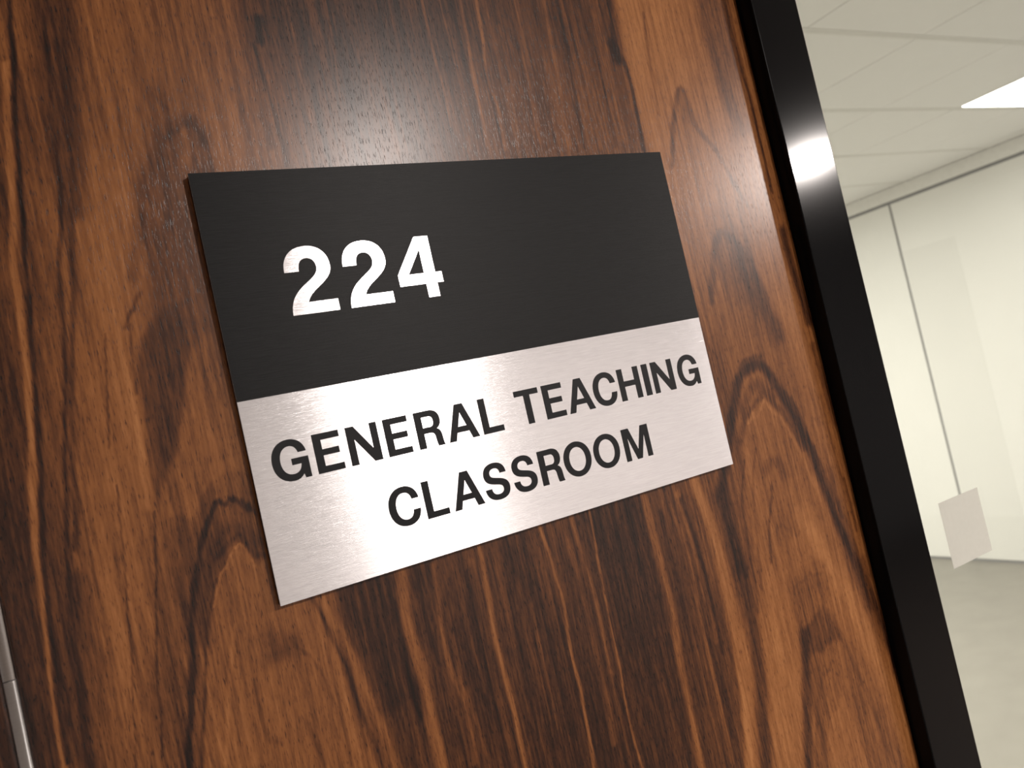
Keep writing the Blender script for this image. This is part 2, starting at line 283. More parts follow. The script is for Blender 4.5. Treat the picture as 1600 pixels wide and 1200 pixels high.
 (0.24,3.17,0.6,0.6,[(368.3,32.1),(375.5,2.9),(383.5,-28.6),(390.6,-59.3)]),
 (0.42,11.59,0.5,0.9,[(390.5,-28.4),(394.1,-57.4),(399,-86.8)]),
 (0.68,6.49,0.5,0.8,[(391.8,-5.3),(393.9,-38.6),(398.7,-64.2),(402.9,-87.9)]),
 (0.28,2.61,0.6,0.6,[(401.4,-33.4),(401.6,-52.3),(401.9,-71.2)]),
 (0.3,7.8,0.6,0.8,[(391.4,-88.3),(398.3,-123.9),(403.7,-167.6),(410.8,-207.4)]),
 (0.66,6.53,0.5,0.8,[(396.5,-132.6),(402.7,-174.2),(407.6,-215.5),(408.7,-243.7)]),
 (0.9,2.32,0.55,0.6,[(322.2,23.1),(331.8,30),(340.5,35.5)]),
 (0.76,15.13,0.7,0.8,[(353.4,-49.5),(361,-69.6),(368.5,-90.4),(377.3,-115.4),(384.7,-141.2),(390.9,-163.1),(394.8,-185.2),(398.7,-209.7),(400.9,-240.5)]),
 (0.8,6.11,0.5,0.8,[(356.3,-56.5),(364.8,-81.6),(374.5,-111.8)]),
 (0.4,7.66,0.7,0.9,[(328.1,-11.4),(334.8,-8.1),(341.6,-10.5),(344.6,-18.5)]),
 (0.5,8.11,0.4,1,[(325.6,-56.2),(332.8,-45.8),(341.1,-55.2)]),
 (0.44,2.32,0.45,0.7,[(323.4,-60.9),(325.2,-53.5),(329.9,-49),(335.3,-53.6),(339.7,-59.2),(345.9,-60)]),
 (0.46,8.36,0.5,1,[(330,-91.3),(340.5,-87),(351.6,-85),(359.4,-85.4)]),
 (0.38,2.36,0.5,0.6,[(327.5,-95),(331,-90.3),(337.9,-90.7),(344,-88.1),(349.9,-89.8),(356.8,-89.2)]),
 (0.42,10.84,0.5,1,[(340.3,-98.9),(356.7,-95)]),
 (0.42,2.2,0.6,0.6,[(323.7,5.1),(313.4,-18.9),(306,-56),(300.3,-84.4)]),
 (0.34,2.26,0.6,0.6,[(330.4,-23.1),(318.7,-50.8),(314.3,-71.4)]),
 (0.34,3.64,0.45,0.8,[(330,-128.6),(338.7,-118.3),(351.5,-113.6),(357,-122.5),(363,-139.8),(370.8,-169.6),(377.4,-199.2),(382.5,-232.9)]),
 (0.3,9.25,0.35,1,[(329.6,-124.1),(331.1,-129),(335.4,-137),(349.8,-135.3)]),
 (0.22,8.3,0.85,0.8,[(329,-123.9),(320.8,-151.5),(312.7,-178.5),(303.9,-211.1)]),
 (0.34,11.33,0.5,0.9,[(333.5,-151.7),(325.2,-179.1),(316.8,-210.1)]),
 (0.36,2.89,0.4,0.8,[(310.7,-207.6),(325.6,-170.6),(335,-156.6),(347.1,-150.4)]),
 (0.74,6.54,0.7,0.8,[(309.9,-80.9),(307.2,-103.7),(302.7,-127.9),(295.6,-163.4),(285.7,-203.4)]),
 (0.14,10.64,0.8,0.8,[(285.6,-17.2),(286.4,-29.3),(286.5,-50.5),(286.9,-67.6)]),
 (0.22,10.49,0.75,0.8,[(286.9,-67.6),(285.8,-92.6),(281.9,-133.2),(276.4,-160.3),(268.1,-196)]),
 (0.3,1.9,0.6,0.6,[(311.4,-0.9),(300.6,-28.7),(296.9,-62),(293.1,-99.1)]),
 (0.78,1.12,0.6,0.6,[(-28,9.2),(-21.4,23.1),(-11,32.6),(-6.8,21.3)]),
 (0.2,2.52,0.6,0.8,[(-22.1,30),(-13.3,36),(-9.7,36.2),(-6.1,27.8),(-1.9,24.8)]),
 (0.76,2.38,0.6,0.6,[(325,24.3),(334.1,25.6),(340.9,35),(346.3,26.3),(353.7,19.8),(364.6,-7.6),(372.7,-44)]),
 (0.3,4.73,0.6,0.8,[(312.5,11.9),(321.3,27.7),(332.4,31.7),(342.2,40.6),(349.7,31),(357.2,22.7),(368.8,-4.9)]),
 (0.62,4.68,0.85,0.7,[(224.1,-3),(224.7,-9.6),(225.3,-42.2),(225.9,-74.6),(222.6,-106),(221.8,-137.6),(220.6,-168.8),(219.8,-181.4)]),
 (0.55,2.94,0.7,0.6,[(241,-5.2),(243,-18),(247,-48.4),(244.9,-97.3),(245.2,-138.1),(243.8,-178.5)]),
 (0.6,3.51,0.6,0.7,[(249.9,-7.4),(253.6,-41.3),(256.2,-74.9),(254.1,-102.9)]),
 (0.8,7.2,0.85,0.7,[(264.9,-0.7),(268.8,-20.5),(271.6,-47.2),(270.3,-88.9),(268.6,-122.2),(260.3,-169.1),(254.3,-196.2)]),
 (0.6,1.29,0.85,0.4,[(181.8,3.8),(182.6,-3.4),(181.5,-34.1),(179.7,-75.4),(178.9,-98.1),(177.8,-128.2),(179.1,-150.1),(178.9,-163.9)]),
 (0.64,2.02,0.85,0.5,[(147.5,1.4),(148.5,-4.8),(152,-40.6),(150.3,-74.3),(150.5,-99.6),(148.4,-136),(147.5,-150.5)]),
 (0.48,3.76,0.75,0.7,[(160.9,-1),(162.4,-8.6),(166.3,-35.6),(165.9,-76.7),(166.4,-101.1),(164.6,-131.9)]),
 (0.48,2.55,0.7,0.7,[(169.1,-0.6),(172.5,-29.9),(173.6,-60.5),(173,-94.1)]),
 (0.64,3.31,0.85,0.7,[(107.7,1.4),(108.7,-4.2),(107.5,-29.6),(106.7,-57.8),(107.4,-86.4),(107,-118.9),(107,-133.1)]),
 (0.46,2.14,0.6,0.7,[(94.1,-0),(92.8,-27.4),(92.2,-51.4),(93.1,-75.8)]),
 (0.48,1.88,0.6,0.7,[(116.6,-4.7),(116.3,-31.3),(117.1,-59.9)]),
 (0.66,5.98,0.85,0.7,[(62.2,5.7),(62.4,-5.8),(60.3,-28.2),(62.3,-56.1),(61.8,-76.2),(61.2,-102.7),(61.1,-113.5)]),
 (0.54,2.76,0.75,0.7,[(80.5,-3),(79.8,-13.8),(77.5,-47.7),(80,-76),(79.4,-108.9)]),
 (0.5,2.09,0.6,0.7,[(77.3,-53.1),(83.1,-75.5),(86.6,-107.5)]),
 (0.14,3.26,0.6,0.8,[(55.4,-2.3),(52.9,-28),(55,-55.1),(55.9,-75.2)]),
 (0.14,2.71,0.55,0.8,[(71.5,-3.8),(70.3,-27.1),(71.1,-54.3)]),
 (0.14,2.88,0.55,0.8,[(98.9,-11.9),(96.7,-42.6),(96.8,-70.3),(98.3,-98.5)]),
 (0.14,1.41,0.6,0.6,[(87.4,-11.9),(86.8,-39.3),(86.5,-52.9)]),
 (0.14,2.88,0.5,0.8,[(232.8,-15.3),(234.9,-60.2),(234.5,-96.2),(233,-135.6)]),
 (0.14,3.01,0.6,0.7,[(251.7,-12),(255.6,-41.8),(257.1,-79.3),(256.8,-111.9)]),
 (0.16,2.96,0.5,0.7,[(249.1,-101.2),(249.8,-133.8),(249.7,-162)]),
 (0.14,3.86,0.4,0.9,[(127.7,-9.6),(130.6,-46.6),(129.6,-82.2),(128.6,-117.5)]),
 (0.13,6.13,0.4,0.9,[(185.8,-6.9),(190.3,-58.2),(189,-96.1),(191.1,-138.8)]),
 (0.42,1.37,0.6,0.6,[(207.9,-48.1),(209,-95.4),(207.3,-141.3)]),
 (0.42,1.16,0.6,0.6,[(132.3,-39.9),(131.3,-75.6),(131.1,-111.4)]),
]
GRAIN_FILLS = [
 (0.24,0.7,4.26,[(-34.4,135.7),(-24,149.4),(-13.7,151.2),(-14.8,129.5),(-20,111.9),(-25.1,97.5),(-31.3,80.1),(-37.8,69.6),(-42.7,59.5),(-41.8,74.1),(-41.6,88.9),(-40.7,106.6),(-38.4,127.2)]),
 (0.56,0.7,2.67,[(-4.9,136.8),(-2.1,121.2),(3,95),(1.4,63.9),(-11.4,68.4),(-20.9,61.5),(-29.4,50.1),(-38.8,55.6),(-38,65.7),(-30.2,79.8),(-23.7,97.3),(-18.4,111.6),(-13.4,127.8)]),
 (0.57,0.9,0.91,[(-11.2,33.3),(-6.9,22.2),(-3.4,21.8),(-0.6,5.1),(13.4,-2.4),(20.8,-26.9),(26.3,-60.6),(30.6,-100.4),(-47.2,-67.1),(-41,-39.3),(-33.8,-8.8),(-28.5,9.4),(-22,23.3)]),
 (0.6,0.9,1.84,[(340.8,36.4),(345.9,27.2),(353.5,21.2),(364.2,-6.7),(372.3,-43),(376.9,-66.7),(385.2,-101.3),(395.5,-150.8),(402.4,-190.3),(370.3,-142.3),(356.2,-106.1),(330.9,-85),(301.3,-63.3),(305.9,-34.4),(310.6,-5.1),(315.4,11.3),(323.3,24.6),(333.1,26.2)]),
 (0.66,0.9,1.67,[(350.2,-171.4),(353.5,-181.1),(354.8,-198),(358.7,-234.2),(318.2,-217.1),(326.6,-196.9),(333.1,-184.3),(340.3,-180.5)]),
 (0.5,0.5,3.68,[(347,-150.8),(355.6,-164.1),(363.5,-189.3),(371.7,-233),(319,-211),(327.7,-175.7)]),
 (0.48,0.65,2.43,[(328.6,-91.8),(337.7,-91.5),(343.9,-88.5),(356.6,-89.6),(362.2,-108),(352.4,-113),(332,-122.7),(324.2,-123.1),(323,-104.5)]),
 (0.34,0.75,3.03,[(327.4,-121.2),(340.4,-117.1),(351.7,-113.2),(356.7,-123.3),(361.8,-139.4),(351.7,-137.3),(343.1,-139.2),(332.7,-139.2),(324.9,-132.1)]),
 (0.55,0.7,1.8,[(334.8,-140.7),(345.5,-140),(362.7,-140.6),(370.8,-169.6),(374.6,-202.6),(378.2,-242.4),(361.1,-235.2),(356.6,-198.7),(351.6,-171.5),(341,-178.6),(332.5,-184),(317.6,-216.9),(308.2,-212.9),(323.3,-169.7)]),
 (0.64,0.85,1.67,[(350.2,-171.4),(353.5,-181.1),(354.8,-198),(358.7,-234.2),(318.2,-217.1),(326.6,-196.9),(333.1,-184.3),(340.3,-180.5)]),
]

# ---------------------------------------------------------------- grain figure of the veneer (mm from the sign's lower left corner)
def value_noise(u, v, su, sv, seed):
    rs = np.random.RandomState(seed); tb = rs.rand(256, 256)
    x = u / su; y = v / sv
    xi = np.floor(x).astype(int); yi = np.floor(y).astype(int); fx = x - xi; fy = y - yi
    fx = fx * fx * (3 - 2 * fx); fy = fy * fy * (3 - 2 * fy)
    g = lambda a, b: tb[a % 256, b % 256]
    return (g(xi, yi) * (1 - fx) + g(xi + 1, yi) * fx) * (1 - fy) + (g(xi, yi + 1) * (1 - fx) + g(xi + 1, yi + 1) * fx) * fy
def smooth(e):
    e = np.clip(e, 0, 1); return e * e * (3 - 2 * e)
def catmull(pts, n=6):
    p = np.array(pts, float)
    if len(p) < 3: return p
    q = np.vstack([2 * p[0] - p[1], p, 2 * p[-1] - p[-2]]); out = []
    t = np.linspace(0, 1, n, endpoint=False)[:, None]
    for i in range(1, len(q) - 2):
        a, b, c, d = q[i - 1], q[i], q[i + 1], q[i + 2]
        out.append(0.5 * (2 * b + (c - a) * t + (2 * a - 5 * b + 4 * c - d) * t ** 2 + (3 * b - a - 3 * c + d) * t ** 3))
    out.append(p[-1:]); return np.vstack(out)
def seg_dist(u, v, a, b):
    ax, ay = a; dx, dy = b[0] - a[0], b[1] - a[1]
    L = dx * dx + dy * dy + 1e-9
    t = np.clip(((u - ax) * dx + (v - ay) * dy) / L, 0, 1)
    return np.hypot(u - ax - t * dx, v - ay - t * dy)
def grain_field(U, V):
    # feather every edge along the fibres, as sliced veneer shows it
    fe = (value_noise(U, V, 1.2, 9.0, 3) - 0.5) * 2.6 + (value_noise(U, V, 3.5, 20.0, 4) - 0.5) * 2.4
    wu = U + (value_noise(U, V, 6.0, 16.0, 5) - 0.5) * 1.2
    wv = V + fe
    num = np.zeros_like(U); den = np.full_like(U, 1e-9)
    for a, b, t in GRAIN_SAMPLES:
        # fibres lean a little to the left going down
        dv = wv - b; du = wu - a - 0.0 * dv
        k = np.exp(-(du / 11.0) ** 2 - (dv / 30.0) ** 2) + 1e-6 / (1 + (du / 30) ** 2 + (dv / 60) ** 2)
        num += k * t; den += k
    T = num / den
    def fills():
        nonlocal T
        for t, op, soft, poly in GRAIN_FILLS:
            p = np.array(list(poly) + [poly[0]], float)
            inside = np.zeros(U.shape, bool); d = np.full(U.shape, 1e9)
            for i in range(len(p) - 1):
                a, b = p[i], p[i + 1]
                cond = (a[1] > wv) != (b[1] > wv)
                xs = (b[0] - a[0]) * (wv - a[1]) / (b[1] - a[1] + 1e-12) + a[0]
                inside ^= cond & (wu < xs)
                d = np.minimum(d, seg_dist(wu, wv, a, b))
            sd = np.where(inside, d, -d)
            m_ = smooth(sd / soft + 0.5) * op
            T = T * (1 - m_) + t * m_
    fills()
    for t, wd, op, soft, pts in GRAIN_STROKES:
        p = catmull(pts, 5); pad = wd * 2 + 12
        mk = (U > p[:, 0].min() - pad) & (U < p[:, 0].max() + pad) & (V > p[:, 1].min() - pad) & (V < p[:, 1].max() + pad)
        if not mk.any(): continue
        u, v = wu[mk], wv[mk]; d = np.full(u.shape, 1e9)
        for i in range(len(p) - 1): d = np.minimum(d, seg_dist(u, v, p[i], p[i + 1]))
        h = wd * 0.5
        m_ = (1 - smooth((d - h * (1 - soft)) / (2 * h * soft + 1e-6))) * op
        T[mk] = T[mk] * (1 - m_) + t * m_
    T = 0.43 + (T - 0.42) * 1.22
    # fine parallel figure
    T = T + (value_noise(U, V, 1.5, 60.0, 7) - 0.5) * 0.20 + (value_noise(U, V, 0.9, 30.0, 8) - 0.5) * 0.12
    return np.clip(T, 0, 1)

FX0, FX1 = 0.4085, 0.4577            # black upright of the glazed screen
FY = -0.0126                          # its front face, proud of the veneer at y = 0
TOP = CEIL
def veneer_panel(name, x0, x1, parent, dense, round_left=False):
    R = 0.0012
    if dense:
        us = np.concatenate([np.arange(x0 * 1000, x1 * 1000 - 0.4, 0.8), [x1 * 1000]])
        vs = np.concatenate([[-ZS * 1000, -700, -400], np.arange(-290, 340, 0.8), [420, 700, (TOP - ZS) * 1000]])
    else:
        us = np.concatenate([[x0 * 1000, x0 * 1000 + 200], np.arange(x1 * 1000 - 60, x1 * 1000 - 0.4, 0.8), [x1 * 1000]])
        vs = np.concatenate([[-ZS * 1000, -700, -400], np.arange(-200, 100, 2.0), [420, 700, (TOP - ZS) * 1000]])
    U, V = np.meshgrid(us, vs); nv, nu = U.shape
    T = grain_field(U.ravel(), V.ravel())
    co = np.zeros((nv * nu, 3)); co[:, 0] = U.ravel() / 1000; co[:, 2] = V.ravel() / 1000 + ZS
    # eased arris on the long edges
    for e in (us[-1], us[0]):
        dd = R - np.abs(co[:, 0] * 1000 - e) / 1000
        q = np.clip(dd / R, 0, 1); co[:, 1] += R * (1 - np.sqrt(np.clip(1 - q * q, 0, 1)))
    idx = np.arange(nv * nu).reshape(nv, nu)
    quads = np.stack([idx[:-1, :-1], idx[:-1, 1:], idx[1:, 1:], idx[1:, :-1]], -1).reshape(-1, 4)
    # back and sides
    n0 = len(co); z0, z1 = 0.0, TOP; yb = 0.020
    back = np.array([(x0, yb, z0), (x1, yb, z0), (x1, yb, z1), (x0, yb, z1)])
    co = np.vstack([co, back]); T = np.concatenate([T, [0.3] * 4])
    extra = [(n0, n0 + 3, n0 + 2, n0 + 1)]
    ring_r = idx[:, -1]; ring_l = idx[:, 0]
    extra.append(tuple(ring_r.tolist() + [n0 + 2, n0 + 1])); extra.append(tuple(ring_l[::-1].tolist() + [n0, n0 + 3]))
    extra.append(tuple(idx[-1, :].tolist()[::1] + [n0 + 2, n0 + 3])); extra.append(tuple(idx[0, ::-1].tolist() + [n0, n0 + 1]))
    me = bpy.data.meshes.new(name)
    nq = len(quads); loops = np.concatenate([quads.ravel()] + [np.array(e) for e in extra])
    starts = np.concatenate([np.arange(nq) * 4, nq * 4 + np.cumsum([0] + [len(e) for e in extra[:-1]])])
    me.vertices.add(len(co)); me.vertices.foreach_set('co', co.ravel().astype(np.float32))
    me.loops.add(len(loops)); me.loops.foreach_set('vertex_index', loops.astype(np.int32))
    me.polygons.add(len(starts)); me.polygons.foreach_set('loop_start', starts.astype(np.int32))
    me.update(calc_edges=True); me.validate()
    at = me.attributes.new('grain_tone', 'FLOAT', 'POINT'); at.data.foreach_set('value', T.astype(np.float32))
    me.materials.append(WOOD)
    sm = np.zeros(len(me.polygons), bool); sm[:nq] = True; me.polygons.foreach_set('use_smooth', sm)
    return link(bpy.data.objects.new(name, me), parent)

# ---------------------------------------------------------------- veneered wall with metal inlay strip
wall = tag(empty('wall_front'), 'walnut veneered wall that carries the room sign, beside a glazed screen', kind='structure')
SX0, SX1 = -0.1123, -0.1073           # the metal strip
veneer_panel('veneer_panel', SX1, FX0, wall, True)
veneer_panel('veneer_panel', -1.2, SX0, wall, False)
box('backing_board', -1.2, FX0, 0.0205, 0.055, 0, TOP, PAINT, wall)

# metal strip: half-round bead in two lengths with a butt joint
trim = tag(empty('trim_1'), 'bright metal inlay strip running down the walnut wall at the lower left', kind='structure')
def bead(z0, z1, y_off):
    n = 10; vs, fs = [], []
    prof = [(SX0 + 0.0001, 0.019)] + [((SX0 + SX1) / 2 - math.cos(math.pi * i / n) * (SX1 - SX0 - 0.0002) / 2, -0.0003 - y_off - math.sin(math.pi * i / n) * 0.0008) for i in range(n + 1)] + [(SX1 - 0.0001, 0.019)]
    for z in (z0, z1): vs += [(x, y, z) for x, y in prof]
    L = len(prof)
    for i in range(L - 1): fs.append((i, i + 1, L + i + 1, L + i))
    fs.append((L - 1, 0, L, 2 * L - 1)); fs.append(tuple(range(L - 1, -1, -1))); fs.append(tuple(range(L, 2 * L)))
    o = mesh_obj('metal_strip', vs, fs, STEEL, trim)
    for p in o.data.polygons[:L - 1]: p.use_smooth = True
bead(0.0, ZS + 0.0033, 0.0); bead(ZS + 0.0038, TOP, 0.00025)

# ---------------------------------------------------------------- glazed screen
win = tag(empty('window_1'), 'glazed screen with black metal frame to the right of the walnut wall', kind='structure')
WX1 = 2.4
box('frame_upright', FX0 + 0.0002, FX1, FY, 0.060, 0, TOP, FRAME, win, 0.0009, 3)
box('frame_upright', WX1, WX1 + 0.049, FY, 0.060, 0, TOP, FRAME, win, 0.0009, 3)
box('frame_rail', FX1, WX1, FY, 0.060, 0.0, 0.049, FRAME, win, 0.0009, 2)
box('frame_rail', FX1, WX1, FY, 0.060, TOP - 0.049, TOP, FRAME, win, 0.0009, 2)
GY = 0.022
box('glass_pane', FX1 - 0.004, WX1 + 0.004, GY, GY + 0.008, 0.045, TOP - 0.045, GLASS, win)
box('gasket', FX1, FX1 + 0.002, GY - 0.004, GY - 0.0002, 0.05, TOP - 0.05, FRAME, win)
# frosted square on the glass
sq = box('glass_sticker', 0.5298, 0.5856, GY - 0.0003, GY - 0.0001, ZS - 0.1405, ZS - 0.0857, FILM)
tag(sq, 'small pale grey frosted square stuck on the glass beside the black frame', 'sticker')

# ---------------------------------------------------------------- classroom behind the glass
RX1 = CAM.x + 5.358
RX0, RY0, RY1 = -2.0, 0.062, 6.2
fl = tag(box('floor', RX0, RX1 + 0.1, RY0, RY1, -0.05, 0.0, FLOORM), kind='structure')
wr = tag(empty('wall_right'), 'white panelled partition wall of the classroom', kind='structure')
ZT = CAM.z + 0.8574                         # dark head joint
SEAM = CAM.y + 3.555
box('wall_core', RX1 + 0.008, RX1 + 0.12, RY0, RY1, 0, CEIL, GAP, wr)
box('head_trim', RX1 - 0.004, RX1 + 0.02, RY0, RY1, ZT + 0.011, CEIL - 0.002, PAINT, wr, 0.003)
edges = [SEAM + 1.2 * i for i in (-3, -2, -1, 0, 1)] + [RY1]
for a, b in zip([RY0] + edges[:-1], edges):
    if b - a < 0.05: continue
    box('wall_panel', RX1, RX1 + 0.02, max(a, RY0) + 0.009, min(b, RY1) - 0.009, 0.018, ZT - 0.011, WALLW, wr, 0.002)
box('skirting_channel', RX1 + 0.004, RX1 + 0.02, RY0, RY1, 0.0, 0.018, GAP, wr)
# thin sheet that makes this area of the partition slightly greyer
box('greyer_wall_area', RX1 - 0.0012, RX1 + 0.001, CAM.y + 3.15, SEAM - 0.02, 0.02, CAM.z + 0.49, WALLG, wr, 0.0005)
tag(box('wall_back', RX0, RX1 + 0.12, RY1, RY1 + 0.1, 0, CEIL, PAINT), kind='structure')
tag(box('wall_left', RX0 - 0.1, RX0, RY0, RY1 + 0.1, 0, CEIL, PAINT), kind='structure')

# ceiling: slab, tees and lay-in tiles
ceil = tag(empty('ceiling'), 'suspended ceiling of square pale tiles seen through the glass', kind='structure')
box('ceiling_slab', RX0, RX1 + 0.12, RY0, RY1 + 0.1, CEIL + 0.022, CEIL + 0.08, GAP, ceil)
me_tile = None
LIGHTS = [(3, 0)]
for i in range(-7, 6):
    for j in range(-3, 8):
        x, y = XG + 0.6 * i, YG + 0.6 * j
        if x + 0.6 > RX1 + 0.02 or y < RY0 - 0.1 or y + 0.6 > RY1 + 0.1 or x < RX0 - 0.3: continue
        if (i, j) in LIGHTS: continue
        if me_tile is None:
            me_tile = bpy.data.meshes.new('ceiling_tile'); bm = box_bm(0.0025, 0.5975, 0.0145, 0.5855, 0.0, 0.02, 0.003, 2); bm.to_mesh(me_tile); bm.free(); me_tile.materials.append(TILE)
        o = bpy.data.objects.new('ceiling_tile', me_tile); o.location = (x, y, CEIL); link(o, ceil)
for j in range(-1, 9):
    y = YG + 0.6 * j
    if y > RY1: continue
    for a, b in ((-0.0143, -0.0012), (0.0012, 0.0143)):
        box('ceiling_tee', RX0, RX1, y + a, y + b, CEIL - 0.0012, CEIL + 0.021, TEE, ceil, 0.001)
box('ceiling_margin', XG + 3.0 + 0.002, RX1, RY0, RY1, CEIL + 0.0005, CEIL + 0.021, TILE, ceil)
# lit LED panels in the grid
names = {(3, 0): 'lit square ceiling light panel seen through the glass near the top right'}
for ix, iy in LIGHTS[:1]:
    x, y = XG + 0.6 * ix, YG + 0.6 * iy
    lp = tag(empty('ceiling_light', (x, y, CEIL)), names[(ix, iy)], 'ceiling light')
    def prt(name, bm, mat):
        me = bpy.data.meshes.new(name); bm.to_mesh(me); bm.free(); me.materials.append(mat)
        link(bpy.data.objects.new(name, me), lp)
    prt('diffuser', box_bm(0.012, 0.588, 0.024, 0.576, 0.001, 0.012), DIFFUSER)
    prt('light_housing', box_bm(0.004, 0.596, 0.016, 0.584, 0.0125, 0.021), TEE)
    for bb in ((0.003, 0.597, 0.0145, 0.0235), (0.003, 0.597, 0.5765, 0.5855), (0.003, 0.0115, 0.024, 0.576), (0.5885, 0.597, 0.024, 0.576)):
        prt('light_trim', box_bm(*bb, -0.001, 0.012), TEE)

# ---------------------------------------------------------------- corridor on the camera's side
tag(box('floor', -1.3, 6.5, -4.2, 0.0, -0.05, 0.0, CFLOOR), kind='structure')
tag(box('ceiling', -1.3, 6.5, -4.2, -0.014, CEIL - 0.02, CEIL + 0.05, CWALL), kind='structure')
tag(box('wall_back', -1.3, 6.5, -4.3, -4.2, 0, CEIL, CWALL), kind='structure')
tag(box('wall_left', -1.4, -1.3, -4.2, 0.05, 0, CEIL, CWALL), kind='structure')
tag(box('wall_right', 6.5, 6.6, -4.2, 0.06, 0, CEIL, CWALL), kind='structure')
tag(box('wall_front', WX1 + 0.05, 6.5, 0.0, 0.06, 0, CEIL, CWALL), kind='structure')

# ---------------------------------------------------------------- the sign
SW, SH, SM = 0.297, 0.21132, 0.09863
T0 = -0.0045                               # front face of the aluminium
sign = tag(empty('room_sign', (0, 0, ZS)), 'black and brushed aluminium room sign reading 224 general teaching classroom, on walnut wall', 'sign')
box('sign_backing', 0.0003, SW - 0.0003, T0 + 0.0012, -0.00002, 0.0003, SH - 0.0003, BACKING, sign)
box('aluminium_plate', 0, SW, T0, T0 + 0.0012, 0, SH, ALU, sign, 0.00012, 1)
box('black_field', 0.0, SW, T0 - 0.00012, T0 - 0.00001, SM, SH, SIGN_BLACK, sign)

def bez(p0, p1, p2, p3, n=10):
    return [tuple((1 - t) ** 3 * a + 3 * (1 - t) ** 2 * t * b + 3 * (1 - t) * t * t * c + t ** 3 * d for a, b, c, d in zip(p0, p1, p2, p3)) for t in [i / n for i in range(1, n + 1)]]
def path(*cmds):
    out = []
    for c in cmds:
        if len(c) == 2: out.append(c)
        else: out += bez(out[-1], (c[0], c[1]), (c[2], c[3]), (c[4], c[5]))
    return out
def oval(x0, x1, y0, y1, kx=0.56, ky=0.60):
    cx, cy, rx, ry = (x0 + x1) / 2, (y0 + y1) / 2, (x1 - x0) / 2, (y1 - y0) / 2
    return path((x0, cy), (x0, cy + ry * ky, cx - rx * kx, y1, cx, y1), (cx + rx * kx, y1, x1, cy + ry * ky, x1, cy),
                (x1, cy - ry * ky, cx + rx * kx, y0, cx, y0), (cx - rx * kx, y0, x0, cy - ry * ky, x0, cy))[:-1]
S, B = 21, 16.5
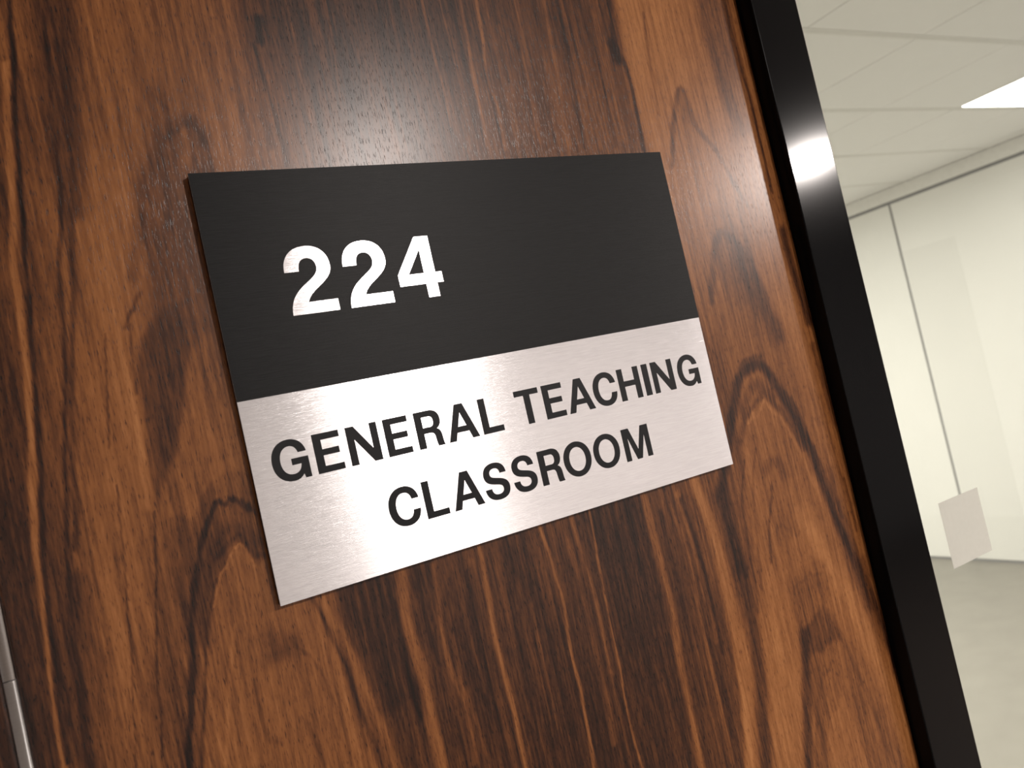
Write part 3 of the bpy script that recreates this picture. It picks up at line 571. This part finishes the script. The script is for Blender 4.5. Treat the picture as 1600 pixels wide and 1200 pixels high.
GLYPH = {
 'E': (70, [path((0, 0), (70, 0), (70, B), (S, B), (S, 43.5), (64, 43.5), (64, 59.5), (S, 59.5), (S, 100 - B), (69.5, 100 - B), (69.5, 100), (0, 100))]),
 'N': (85, [path((0, 0), (19.5, 0), (19.5, 66), (63, 0), (85, 0), (85, 100), (65.5, 100), (65.5, 34), (22, 100), (0, 100))]),
 'L': (67, [path((0, 0), (67, 0), (67, B), (S, B), (S, 100), (0, 100))]),
 'T': (81, [path((30, 0), (51, 0), (51, 100 - B), (81, 100 - B), (81, 100), (0, 100), (0, 100 - B), (30, 100 - B))]),
 'H': (83.5, [path((0, 0), (S, 0), (S, 43), (62.5, 43), (62.5, 0), (83.5, 0), (83.5, 100), (62.5, 100), (62.5, 60), (S, 60), (S, 100), (0, 100))]),
 'I': (22.5, [path((0, 0), (22.5, 0), (22.5, 100), (0, 100))]),
 'A': (93.5, [path((0, 0), (21, 0), (28, 22), (65, 22), (72, 0), (93.5, 0), (59, 100), (34.5, 100)), path((33.5, 38), (46.5, 77), (59.8, 38))]),
 'M': (104.5, [path((0, 0), (19.5, 0), (19.5, 72), (42.5, 0), (61.5, 0), (85, 72), (85, 0), (104.5, 0), (104.5, 100), (76, 100), (52.5, 29), (28.5, 100), (0, 100))]),
 'R': (76, [path((0, 0), (S, 0), (S, 39), (39, 39), (49, 39, 52, 35, 53, 26), (54, 15, 54, 7, 57, 0), (77, 0), (73.5, 5, 74, 16, 73, 27), (72, 38, 69, 44, 61, 47.5),
                 (70, 52, 75, 60, 75, 72), (75, 90, 63, 100, 45, 100), (0, 100)), path((S, 55), (42, 55), (50, 55, 54, 60, 54, 69.5), (54, 79, 50, 84, 42, 84), (S, 84))]),
 'O': (97, [oval(0, 97, -2, 102), oval(20, 77, 14.5, 85.5)]),
 'C': (86, [path((86, 64.5), (84, 87, 69, 102, 46, 102), (17, 102, 0, 80, 0, 50), (0, 20, 17, -2, 46, -2), (69, -2, 84, 12, 86, 36), (66, 36),
                 (64, 22, 57, 15, 46, 15), (30, 15, 20.5, 29, 20.5, 50), (20.5, 71, 30, 85, 46, 85), (57, 85, 64, 78, 66, 64.5))]),
 'G': (89, [path((86.5, 66), (84, 88, 68, 102, 46.5, 102), (17, 102, 0, 80, 0, 50), (0, 20, 17, -2, 46, -2), (56, -2, 65, 2, 71.5, 11), (74, 0), (89, 0), (89, 53),
                 (47, 53), (47, 37), (69.5, 37), (68, 23, 60, 15, 47, 15), (30, 15, 20.5, 29, 20.5, 50), (20.5, 71, 30, 85, 46.5, 85), (56, 85, 64, 78, 66, 66))]),
 'S': (77, [path((0, 32), (0, 10, 16, -2, 39, -2), (63, -2, 77, 9, 77, 29), (77, 45, 66, 53, 48, 57), (36, 60), (26, 62.5, 21, 66, 21, 73), (21, 81, 27, 86.5, 37, 86.5), (47.5, 86.5, 53, 81, 53.5, 70.5),
                 (73, 70.5), (72.5, 91, 59, 102, 38, 102), (15, 102, 1.5, 90, 1.5, 71), (1.5, 54, 12, 46.5, 30, 42.5), (43, 39.5), (52, 37.5, 56.5, 33.5, 56.5, 27), (56.5, 18.5, 50, 13.5, 39, 13.5), (26, 13.5, 20, 20, 19.5, 32))]),
 '2': (72, [path((0, 0), (71.5, 0), (71.5, 17.5), (27, 17.5), (29.5, 25, 36, 31, 46, 38), (62, 49, 70.5, 57, 70.5, 70), (70.5, 90, 57, 102, 37, 102), (14, 102, 0, 88, 0, 64.5), (22, 64.5),
                 (22, 77, 27, 83.5, 36, 83.5), (44, 83.5, 49, 78, 49, 69.5), (49, 61, 44, 56, 32, 48), (12, 35, 1, 24, 0, 0))]),
 '4': (76, [path((44.5, 0), (64.2, 0), (64.2, 22.5), (75.5, 22.5), (75.5, 40), (64.2, 40), (64.2, 100), (40, 100), (0, 41), (0, 22.5), (44.5, 22.5)), path((18, 40), (44.5, 79), (44.5, 40))]),
}
def clean(lp):
    out = []
    for q in lp:
        if not out or (abs(q[0] - out[-1][0]) + abs(q[1] - out[-1][1])) > 1e-4: out.append(q)
    if abs(out[0][0] - out[-1][0]) + abs(out[0][1] - out[-1][1]) < 1e-4: out.pop()
    return out
def glyph(ch, name, x0, x1, zb, cap, mat, y0, y1, label):
    w_, loops = GLYPH[ch]; loops = [clean(l) for l in loops]
    sx = (x1 - x0) / w_; sz = cap / 100.0
    pts = [[Vector((x0 + a * sx, 0, zb + b * sz)) for a, b in lp] for lp in loops]
    flat = [p for l in pts for p in l]; n = len(flat)
    tris = tessellate_polygon([[Vector((p.x, p.z, 0)) for p in l] for l in pts])
    vs = [(p.x, y0, p.z) for p in flat] + [(p.x, y1, p.z) for p in flat]
    fs = []
    for a, b, c in tris:
        A, B_, C_ = flat[a], flat[b], flat[c]
        if (B_ - A).cross(C_ - A).y > 0: b, c = c, b
        fs.append((a, b, c)); fs.append((n + a, n + c, n + b))
    k = 0
    for l in pts:
        for i in range(len(l)):
            j = (i + 1) % len(l); fs.append((k + i, n + k + i, n + k + j, k + j))
        k += len(l)
    o = mesh_obj(name, vs, fs, mat, sign); o['label'] = label
    return o
MM = 0.001
for ch, a, b in (('2', 35.3, 59.8), ('2', 65.8, 90.2), ('4', 94.9, 120.9)):
    glyph(ch, 'digit', a * MM, b * MM, 136.0 * MM, 34.1 * MM, ALU, T0 - 0.00022, T0 - 0.00005, 'aluminium digit ' + ch)
row1 = [('G', 9.8, 27.6), ('E', 31.0, 44.8), ('N', 48.3, 65.0), ('E', 68.4, 82.0), ('R', 85.8, 100.6), ('A', 103.3, 121.9), ('L', 124.5, 137.7),
        ('T', 147.8, 163.8), ('E', 166.4, 180.2), ('A', 182.4, 201.1), ('C', 201.7, 218.9), ('H', 221.3, 237.8), ('I', 240.7, 245.3), ('N', 248.0, 265.1), ('G', 268.8, 286.4)]
row2 = [('C', 61.9, 79.1), ('L', 81.8, 94.8), ('A', 97.8, 116.0), ('S', 117.9, 133.1), ('S', 136.0, 151.2), ('R', 154.0, 168.9), ('O', 170.6, 189.9), ('O', 192.0, 211.2), ('M', 214.6, 235.0)]
for row, base in ((row1, 56.35), (row2, 20.2)):
    for ch, a, b in row:
        glyph(ch, 'letter', a * MM, b * MM, base * MM, 19.7 * MM, INK, T0 - 0.00012, T0 - 0.00001, 'black letter ' + ch)
